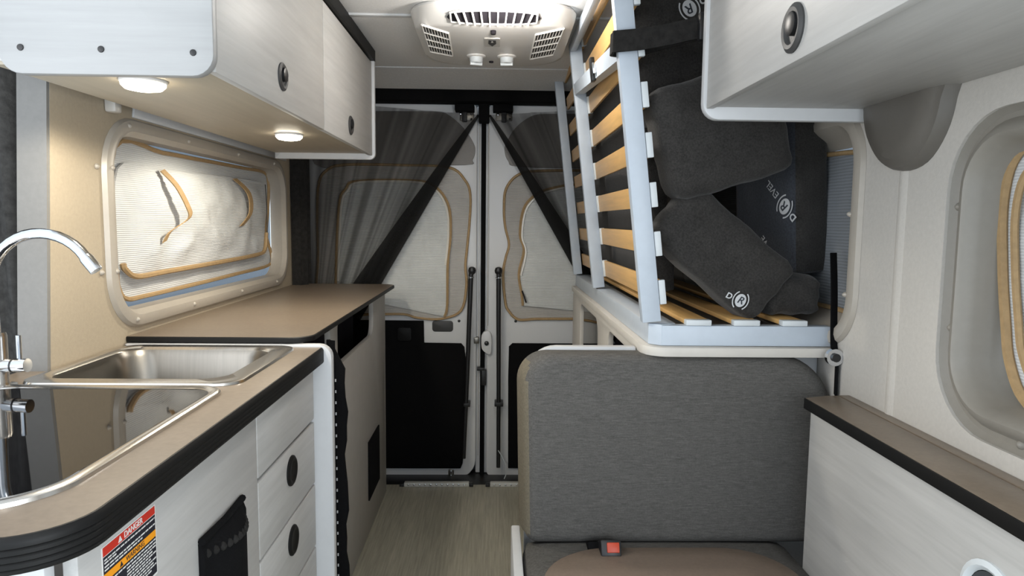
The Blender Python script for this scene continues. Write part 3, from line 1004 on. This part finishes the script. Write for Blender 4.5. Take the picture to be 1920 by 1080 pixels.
for (ya, yb), (ly, lz) in zip(((1.172, 1.892), (1.895, 2.610)), ((1.529, 1.563), (2.225, 1.555))):
    dr = box('door', 'washed_wood', t, -.482, -.466, ya, yb, 1.497, 1.838, .002)
    rg = lathe('latch_ring', 'grey_plastic', dr, [(.030, 0), (.030, .003), (.025, .006), (.020, .005), (.017, .001), (.004, .001)], (-.466, ly, lz), 'x', 28)
    lathe('latch_button', 'black_plastic', dr, [(.015, .001), (.015, .008), (.011, .0095), (.002, .0095)], (-.466, ly + .003, lz + .005), 'x', 20)
box('top_rail', 'black_edge', t, -.50, -.455, 1.172, 2.63, 1.843, 1.884, .002)
settle(t)


def puck(x, y, label):
    t = thing('puck_light', label, 'light', (x, y, 1.503), 'puck lights under the overhead cabinet')
    lathe('bezel', 'white_paint', t, [(.040, 1.5035), (.040, 1.500), (.038, 1.498), (.036, 1.498)], (x, y, 0), 'z', 28)
    lathe('lens', 'lamp_lens', t, [(.038, 1.500), (.037, 1.494), (.031, 1.488), (.016, 1.485), (.002, 1.4845)], (x, y, 0), 'z', 28)
    settle(t)
    d = bpy.data.lights.new('puck_lamp', 'SPOT')
    d.spot_size = R(172)
    d.spot_blend = .25
    d.shadow_soft_size = .03
    d.energy = 9.0
    d.color = (1.0, 0.91, 0.75)
    o = bpy.data.objects.new('puck_lamp', d)
    COL.objects.link(o)
    o.location = (x, y, 1.474)
    o.parent = t
    o.matrix_parent_inverse = t.matrix_world.inverted()


puck(-.642, 1.285, 'lit puck light under the near end of the left overhead cabinet')
puck(-.607, 2.045, 'lit puck light under the far end of the left overhead cabinet')
t = box('wall_clip', 'pale_grey', None, -.899, -.872, 1.615, 1.645, 1.496, 1.540, .006)
tag(t, 'small pale plastic clip on the wall under the left overhead cabinet', 'clip')
# ================================================================== RIGHT OVERHEAD CABINET
t = thing('overhead_cabinet', 'short washed-wood overhead cabinet above the bench and right window', 'cabinet', (.62, .8, 1.48))
box('carcass', 'washed_wood', t, .456, .798, .10, 1.455, 1.500, 1.884, .001)
dr = box('door', 'washed_wood', t, .440, .456, .10, 1.455, 1.496, 1.880, .002)
lathe('latch_ring', 'grey_plastic', dr, [(.036, 0), (.036, -.003), (.030, -.007), (.024, -.006), (.021, -.001), (.004, -.001)], (.440, 1.036, 1.546), 'x', 30)
lathe('latch_button', 'black_plastic', dr, [(.017, -.001), (.017, -.009), (.012, -.011), (.002, -.011)], (.440, 1.032, 1.551), 'x', 20)
prism('end_panel', 'white_laminate', t, rrect(.434, .797, 1.474, 1.884, (.034, .003, .003, .003)), 'y', 1.456, 1.478, bevel=.003)
settle(t)

# ================================================================== AIR CONDITIONER
t = thing('air_conditioner', 'white ceiling air conditioner with vents and two knobs', 'air conditioner', (-.01, 2.32, CZ))
X0, X1 = -.262, .238
def acl(x0, x1, y0, y1, r, z, bow=0.0, zf=None):
    pts = rrect(x0, x1, y0, y1, r, 8)
    out_ = []
    for u, v in pts:
        b_ = bow * (1 - ((u - (x0 + x1) / 2) / ((x1 - x0) / 2)) ** 2)
        k = (v - y0) / (y1 - y0)
        vv = v - b_ * (1 - k) + b_ * k * 1.4
        out_.append((u, vv, z if zf is None else zf(k)))
    return out_
body = loft_bm([acl(X0 + .004, X1 - .004, 2.045, 2.66, (.09, .09, .12, .12), CZ - .001, .02),
                acl(X0, X1, 2.042, 2.66, (.09, .09, .12, .12), CZ - .010, .02),
                acl(X0 + .002, X1 - .002, 2.060, 2.64, (.08, .08, .12, .12), CZ - .020, .02, lambda k: CZ - .018 - .012 * k),
                acl(X0 + .010, X1 - .010, 2.118, 2.60, (.05, .05, .12, .12), 1.839, .016, lambda k: 1.842 - .008 * k),
                acl(X0 + .022, X1 - .022, 2.132, 2.575, (.05, .05, .12, .12), 1.835, .016, lambda k: 1.838 - .008 * k)], True, True)
new_obj('casing', body, 'ac_white', t, True)
# front slope: the long curved outlet with upright fins
def on_slope(x, q):
    """q 0 at the ceiling side, 1 at the lower edge of the sloping front"""
    b_ = .02 * (1 - ((x - (X0 + X1) / 2) / .25) ** 2)
    return Vector((x, 2.058 - b_ + .062 * q, CZ - .018 - .026 * q - .0025))
n = 24
lo, hi = [], []
for i in range(n + 1):
    x = -.150 + .278 * i / n
    h = math.sqrt(max(0, 1 - (2 * i / n - 1) ** 2)) ** .5
    lo.append(on_slope(x, .52 + .46 * h))
    hi.append(on_slope(x, .52 - .42 * h))
new_obj('outlet_recess', loft_bm([hi, lo], closed=False), 'dark_void', t)
tube('outlet_lip', 'ac_white', t, hi[1:-1] + [lo[i] for i in range(n - 1, 0, -1)], .0035, 6, True)
for k in range(10):
    x = -.118 + .214 * k / 9
    sk_ = (k - 4.5) * .0014
    i = (x + .150) / .278
    h = math.sqrt(max(0, 1 - (2 * i - 1) ** 2)) ** .5
    a, b = on_slope(x + sk_, .52 - .43 * h), on_slope(x - sk_, .52 + .47 * h)
    bmq = bmesh.new()
    dv = Vector((.0022, 0, 0))
    dn = Vector((0, -.003, -.007))
    loft_bm([[a - dv, a + dv, a + dv + dn, a - dv + dn], [b - dv, b + dv, b + dv + dn, b - dv + dn]], True, True, bm=bmq)
    new_obj('outlet_fin', bmq, 'ac_white', t)
# side intake grilles
def grille(quad):
    A, B, C_, D = [Vector((x, y, 0)) for x, y in quad]
    zz = lambda y: 1.838 - .008 * (y - 2.12) / .45
    def P_(u, v, dz=0.0):
        p = A * (1 - u) * (1 - v) + B * u * (1 - v) + C_ * u * v + D * (1 - u) * v
        return Vector((p.x, p.y, zz(p.y) + dz))
    bq = bmesh.new()
    loft_bm([[P_(u / 4, 0, -.0012) for u in range(5)], [P_(u / 4, 1, -.0012) for u in range(5)]], closed=False, bm=bq)
    gr_ = new_obj('intake_grille', bq, 'black_edge', t)
    bq = bmesh.new()
    for k in range(10):
        u = k / 9
        a, b = P_(u, 0, -.002), P_(u, 1, -.002)
        tube_bm([a, b], .0020 if 0 < k < 9 else .003, 4, bm=bq)
    for k in range(5):
        v = k / 4
        tube_bm([P_(0, v, -.002), P_(1, v, -.002)], .0034, 4, bm=bq)
    new_obj('lattice', bq, 'ac_white', gr_)
grille(((-.226, 2.105), (-.152, 2.185), (-.156, 2.455), (-.230, 2.400)))
grille(((.200, 2.118), (.119, 2.185), (.115, 2.482), (.193, 2.415)))
for x, ang in ((-.074, .3), (.033, -.1)):
    kb = lathe('knob_seat', 'ac_white', t, [(.034, 1.834), (.033, 1.829), (.029, 1.826), (.004, 1.826)], (x, 2.462, 0), 'z', 24)
    lathe('knob', 'cap_plastic', kb, [(.024, 1.828), (.023, 1.814), (.019, 1.808), (.003, 1.807)], (x, 2.462, 0), 'z', 20)
    box('knob_grip', 'cap_plastic', kb, -.022, .022, -.004, .004, 1.800, 1.812, .002, mtx=Matrix.Translation((x, 2.462, 0)) @ Matrix.Rotation(ang, 4, 'Z'))
pl = prism('badge_plate', 'pale_grey', t, rrect(-.042, .008, 2.235, 2.335, .004, 3), 'z', 1.836, 1.8325)
prism('badge_shield', 'grey_plastic', pl, [(-.028, 2.248), (-.006, 2.248), (-.004, 2.290), (-.017, 2.325), (-.030, 2.290)], 'z', 1.8325, 1.8310, smooth=False)
prism('badge_peak', 'sticker_white', pl, [(-.021, 2.272), (-.013, 2.272), (-.017, 2.252)], 'z', 1.8310, 1.8300, smooth=False)
for x, y in ((-.013, 2.160), (-.022, 2.535)):
    lathe('screw', 'dark_void', t, [(.0085, 1.838), (.008, 1.8265), (.002, 1.826)], (x, y, 0), 'z', 12)
settle(t)

# ceiling light in front of the air conditioner
def ceiling_light(x, y, label, power):
    t = thing('ceiling_light', label, 'light', (x, y, CZ), 'round ceiling lights')
    lathe('bezel', 'white_paint', t, [(.050, CZ - .001), (.050, CZ - .010), (.042, CZ - .015), (.040, CZ - .012)], (x, y, 0), 'z', 28)
    lathe('lens', 'ceiling_lens', t, [(.041, CZ - .012), (.038, CZ - .019), (.022, CZ - .024), (.002, CZ - .025)], (x, y, 0), 'z', 28)
    settle(t)
    d = bpy.data.lights.new('ceiling_lamp', 'POINT')
    d.shadow_soft_size = .03
    d.energy = power
    d.color = (1.0, .95, .88)
    o = bpy.data.objects.new('ceiling_lamp', d)
    COL.objects.link(o)
    o.location = (x, y, CZ - .075)
    o.parent = t
    o.matrix_parent_inverse = t.matrix_world.inverted()


ceiling_light(.020, 1.935, 'lit round ceiling light just in front of the air conditioner', 5.0)
ceiling_light(.020, .02, 'added round ceiling fill light near the camera, out of view', 1.5)  # unseen lamp, added above the camera for extra brightness

# ================================================================== BED PLATFORM
t = thing('bed_platform', 'grey metal bed platform with wooden slats over a white board', 'bed', (.58, 2.3, .945))
prism('edge_board', 'cream_board', t, rrect(.348, .797, 1.560, 3.10, (.06, .004, .004, .004), 8), 'z', .945, .967, bevel=.002)
box('front_bar', 'grey_metal', t, .392, .796, 1.580, 1.612, .968, 1.016, .002)
prism('side_bar', 'grey_metal', t, [(.366, 1.606), (.392, 1.580), (.432, 1.612), (.432, 3.10), (.366, 3.10)], 'z', .968, 1.018, bevel=.002)
for x0, x1 in ((.449, .509), (.562, .624), (.677, .737)):
    sl = box('slat', 'slat_wood', t, x0 + .001, x1 - .001, 1.598, 3.05, 1.0175, 1.029, .002)
    cp = box('slat_cap', 'cap_plastic', t, x0, x1, 1.577, 1.600, 1.0165, 1.030, .002)
settle(t)

t = thing('bed_side_panel', 'cream panel with cut-outs below the bed platform edge', 'panel', (.35, 2.4, 0))
h1 = rrect(2.31, 2.80, .72, .923, (.03, .03, .05, .06), 5)
h2 = rrect(1.73, 2.09, .72, .923, (.03, .03, .03, .06), 5)
prism('board', 'cream_board', t, [(1.685, 0), (3.06, 0), (3.06, .944), (1.685, .944)], 'x', .352, .368, [h1, h2], bevel=.0015)
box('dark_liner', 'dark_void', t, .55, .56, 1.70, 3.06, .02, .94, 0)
settle(t)

# upright folded half of the bed
LEAN = R(-6.8)
t = thing('folded_bed_frame', 'grey upright bed frame of three rails with wooden slats, leaning towards the aisle', 'bed', (.372, 1.60, 1.019))
LM = Matrix.Translation((.372, 0, 1.019)) @ Matrix.Rotation(LEAN, 4, 'Y')
def lbox(name, mat, x0, x1, y0, y1, z0, z1, bevel=.002, parent=None):
    return box(name, mat, parent or t, x0, x1, y0, y1, z0, z1, bevel, mtx=LM)
lbox('rail', 'grey_metal', -.023, .021, 1.588, 1.618, .004, .862)
lbox('rail', 'grey_metal', -.021, .021, 2.430, 2.460, .004, .862)
lbox('rail', 'grey_metal', -.019, .019, 3.055, 3.085, .004, .862)
lbox('top_bar', 'grey_metal', -.021, .000, 1.618, 2.430, .832, .862)
bmx = bmesh.new()
loft_bm([[(x, 1.618, z) for x, z in ((-.020, .618), (.012, .618), (.012, .662), (-.020, .662))], [(x, 2.430, z) for x, z in ((-.020, .685), (.012, .685), (.012, .722), (-.020, .722))]], True, True, bm=bmx)
bmesh.ops.transform(bmx, matrix=LM, verts=bmx.verts[:])
cb = new_obj('cross_bar', bmx, 'grey_metal', t)
lbox('latch', 'black_plastic', -.030, -.018, 1.955, 1.985, .640, .705, .002)
lbox('latch_pin', 'chrome', -.030, -.020, 1.930, 1.950, .655, .685, .002)
for k in range(8):
    z = .044 + .1145 * k
    lbox('slat', 'slat_wood', .025, .034, 1.600, 2.425, z, z + .056, .002)
    lbox('slat', 'slat_wood', .025, .034, 2.462, 3.065, z, z + .050, .002)
    lbox('slat_cap', 'cap_plastic', .022, .038, 1.590, 1.604, z - .001, z + .057, .002)
    lbox('slat_cap', 'cap_plastic', .019, .036, 2.412, 2.428, z - .001, z + .057, .002)
settle(t)

# black strap round the near rail
t = thing('tie_strap', 'black webbing strap tied round the near rail of the folded bed', 'strap', (.30, 1.58, 1.665))
rx = .299
lp = [(rx - .034, 1.60, 1.664), (rx - .036, 1.580, 1.662), (rx - .020, 1.573, 1.662), (rx + .03, 1.570, 1.667), (rx + .09, 1.560, 1.676), (rx + .15, 1.545, 1.686), (rx + .28, 1.53, 1.70)]
strap('webbing', 'dark_fabric', t, lp, .047, (.02, 0, 1), .003)
lp = [(rx - .034, 1.60, 1.664), (rx - .034, 1.625, 1.664), (rx - .01, 1.632, 1.664), (rx + .03, 1.630, 1.668), (rx + .09, 1.60, 1.678), (rx + .16, 1.555, 1.688)]
strap('webbing_return', 'dark_fabric', t, lp, .047, (.02, 0, 1), .003)
box('buckle', 'black_plastic', t, .440, .475, 1.525, 1.545, 1.655, 1.715, .004)
settle(t)


# ================================================================== CUSHIONS ON THE BED
def cushion(label, size, loc, rot, r=.03, puff=.06, mat='charcoal_fabric', wob=.002, name='bed_cushion'):
    bm = cushion_bm(*size, r, puff, 10, wob)
    o = new_obj(name, bm, mat, None, True)
    M_ = Matrix.Translation(loc) @ Matrix.Rotation(rot[2], 4, 'Z') @ Matrix.Rotation(rot[1], 4, 'Y') @ Matrix.Rotation(rot[0], 4, 'X')
    o.matrix_world = M_
    tag(o, label, 'cushion', 'charcoal bed cushions')
    return o


GM = cushion('flat charcoal mattress section standing behind the upright slats', (.075, 1.14, .80), (.432, 2.48, 1.455), (0, LEAN, 0), .02, .02, wob=.001)
cA2 = cushion('upper charcoal cushion behind the strap, logo near its top', (.25, .15, .36), (.475, 1.82, 1.700), (0, R(-7), 0), .03, .08)
cA = cushion('charcoal cushion tipped on its corner above the others, beside the near rail', (.30, .13, .27), (.530, 1.665, 1.475), (0, R(-17), R(4)), .035, .10)
cB = cushion('charcoal cushion slanting down across the platform slats', (.33, .10, .175), (.545, 1.668, 1.186), (R(-6), R(40), R(-3)), .022, .08)
cC = cushion('navy cushion standing on edge by the window, front painted darker as its shaded face, white circled logo on its side', (.110, .25, .47), (.758, 1.832, 1.365), (0, R(-4), R(17)), .022, .02, 'navy_fabric', 0)
cC.data.materials.append(MATS['charcoal_fabric'])  # darker colour on the front face paints it less lit than the side
for p in cC.data.polygons:
    if p.normal.y < -.6:
        p.material_index = 1
cD = cushion('charcoal cushion end lying low beside the right wall', (.14, .30, .10), (.725, 1.79, 1.083), (0, 0, R(3)), .025, .06)


def logo(parent, at, d, n, size, letters=True):
    """printed circled letter with lettering; at, d (reading direction), n (face normal) in the cushion's own frame"""
    n = Vector(n).normalized()
    d = Vector(d)
    d = (d - n * d.dot(n)).normalized()
    u = n.cross(d)
    at = Vector(at)
    def M_(a, b):
        p = at + d * a + u * b + n * .0012
        return Matrix(((d.x, u.x, n.x, p.x), (d.y, u.y, n.y, p.y), (d.z, u.z, n.z, p.z), (0, 0, 0, 1)))
    bm = bmesh.new()
    vv = [bm.verts.new(at + n * .0008 + d * (size * .50 * math.cos(a)) + u * (size * .62 * math.sin(a))) for a in [2 * PI * k / 28 for k in range(28)]]
    bm.faces.new(vv)
    for a0, a1 in ((-.9, 1.1), (2.2, 4.3)):
        lo_, hi_ = [], []
        for k in range(15):
            a = a0 + (a1 - a0) * k / 14
            lo_.append(at + n * .0008 + d * (size * .66 * math.cos(a)) + u * (size * .82 * math.sin(a)))
            hi_.append(at + n * .0008 + d * (size * .76 * math.cos(a)) + u * (size * .93 * math.sin(a)))
        loft_bm([lo_, hi_], closed=False, bm=bm)
    new_obj('printed_emblem', bm, 'print_grey', parent, normals=False)
    text_mesh('R', size * .95, 'emblem_letter', 'navy_fabric', M_(0, 0), parent, .0004, .2, size * .01)
    text_mesh('D', size * .75, 'printed_letter', 'print_grey', M_(-size * 1.15, -size * .05), parent, .0003, .1, size * .02)
    if letters:
        text_mesh('EVEL', size * .75, 'printed_letters', 'print_grey', M_(size * 1.75, -size * .05), parent, .0003, .1)


logo(cC, (-.0560, -.088, -.060), (0, .72, .69), (-1, 0, 0), .036)
text_mesh('VE', .026, 'printed_letters', 'print_grey', Matrix(((0, 0, -1, -.0575), (.72, .69, 0, -.01), (.69, -.72, 0, -.150), (0, 0, 0, 1))), cC, .0003, .1)
logo(cA, (.122, -.0760, .050), (.25, 0, 1), (.35, -1, 0), .034, False)
logo(cB, (.105, -.0535, -.064), (1, 0, .3), (0, -1, -.1), .026, False)
logo(cA2, (.010, -.0815, .085), (-.9, 0, -.4), (0, -1, 0), .034, False)


# ================================================================== BENCH
t = thing('bench_seat', 'grey woven bench with high backrest and taupe seat patch', 'bench', (.40, 1.4, 0))
prism('shell_panel', 'white_laminate', t, [(.076, 0), (.798, 0), (.798, .9435), (.346, .9435), (.346, .953)] + rrect(.076, .345, .0, .953, (.003, .003, .003, .075), 8)[27:], 'y', 1.645, 1.670, bevel=.003)
shell = box('side_shell', 'white_laminate', t, .044, .066, 1.05, 1.644, .0, .50, .004)
bk = rrect(.0, .755, .0, .455, (.03, .03, .13, .075), 10)
bmb = prism_bm(bk, 'y', -.05, .05, bevel=.028, seg=4)
for v in bmb.verts:
    u, y, z = v.co
    if y < 0:
        v.co.y -= .016 * math.sin(PI * min(max(u / .755, 0), 1)) ** .6 * math.sin(PI * min(max(z / .455, 0), 1)) ** .6
    k = z / .455
    side = max(0.0, 1 - u / .2) * max(0.0, min(1.0, (.05 - y) / .10))
    v.co = Vector((.046 + u + .026 * side + (.010 * (1 - k) if u < .3 else 0), 1.585 + y + .03 * k, .498 + z * .985))
br_ = new_obj('backrest', bmb, 'seat_fabric', t, True)
br_.data.materials.append(MATS['seat_side_lit'])
for p in br_.data.polygons:
    if p.normal.x < -.75 and p.center.x < .2:
        p.material_index = 1
new_obj('base', prism_bm(rrect(.068, .68, .02, .40, .01), 'y', 1.06, 1.62), 'white_laminate', t)
sc_ = cushion_bm(.630, .60, .10, .03, 0, 12, 0)
for v in sc_.verts:
    v.co += Vector((.384, 1.285, .449 + .008 * math.cos(v.co.x * 4) * math.cos(v.co.y * 4)))
new_obj('seat_cushion', sc_, 'seat_fabric', t, True)
pa = rrect(.105, .660, .98, 1.512, (.05, .05, .14, .16), 10)
pc = Vector((.385, 1.25))
loops = [[(pc.x + (u - pc.x) * f, pc.y + (v - pc.y) * f, z) for u, v in pa] for f, z in ((1, .485), (1.0, .503), (.97, .509), (.8, .512), (.4, .514))]
new_obj('seat_patch', loft_bm(loops, False, True), 'taupe_leather', t, True)
settle(t)

t = thing('seat_belt_buckle', 'black seat belt buckle with red button between backrest and seat', 'buckle', (.27, 1.50, .50))
MB_ = Matrix.Translation((.268, 1.475, .522)) @ Matrix.Rotation(R(-28), 4, 'X')
box('housing', 'black_plastic', t, -.026, .020, -.012, .058, -.018, .018, .004, mtx=MB_)
box('button', 'red_plastic', t, -.013, .015, -.017, -.009, -.010, .012, .002, mtx=MB_)
box('stalk', 'black_carpet', t, -.050, .005, .03, .085, -.006, .016, .004, mtx=MB_)
settle(t)

# belt and anchor by the wall
t = thing('belt_strap', 'black seat belt strap with chrome anchor by the right wall', 'seat belt', (.785, 1.56, .90))
strap('webbing', 'black_carpet', t, [(.800, 1.60, 1.19), (.792, 1.57, 1.10), (.788, 1.55, .98), (.794, 1.545, .955)], .018, (1, .3, 0), .0015)
strap('lower_webbing', 'black_carpet', t, [(.795, 1.545, .945), (.796, 1.545, .86)], .030, (.35, 1, 0), .002)
lathe('anchor', 'chrome', t, [(.020, -.006), (.020, .006), (.012, .009), (.003, .009)], (.783, 1.535, .952), 'y', 16)
lathe('anchor_bolt', 'black_plastic', t, [(.010, -.012), (.010, -.006), (.002, -.005)], (.783, 1.535, .952), 'y', 12)
settle(t)

# ================================================================== RIGHT LEDGE
t = thing('side_ledge', 'pale washed-wood ledge cabinet with brown top under the right window', 'cabinet', (.745, .85, 0))
box('front_panel', 'washed_wood', t, .692, .706, -.30, 1.446, .0, .850, .002)
box('core', 'washed_wood', t, .706, .798, -.30, 1.440, .0, .848, .001)
top = [(.689, -.30), (.772, -.30), (.772, 1.488), (.745, 1.487), (.689, 1.467)]
prism('top', 'worktop_laminate', t, top, 'z', .853, .874, bevel=.0015)
prism('back_strip', 'worktop_laminate', t, [(.7745, -.30), (.799, -.30), (.799, 1.490), (.7745, 1.488)], 'z', .853, .8745, bevel=.001)
box('edge_band', 'black_edge', t, .6855, .690, -.30, 1.467, .850, .8735, .0015)
cup = lathe('cup_rim', 'cap_plastic', t, [(.058, 0), (.058, -.004), (.050, -.007), (.044, -.003), (.042, .003)], (.692, .888, .734), 'x', 28)
lathe('cup_recess', 'exterior_dark', cup, [(.042, -.0005), (.020, -.0010), (.004, -.0012)], (.692, .888, .734), 'x', 24)
settle(t)
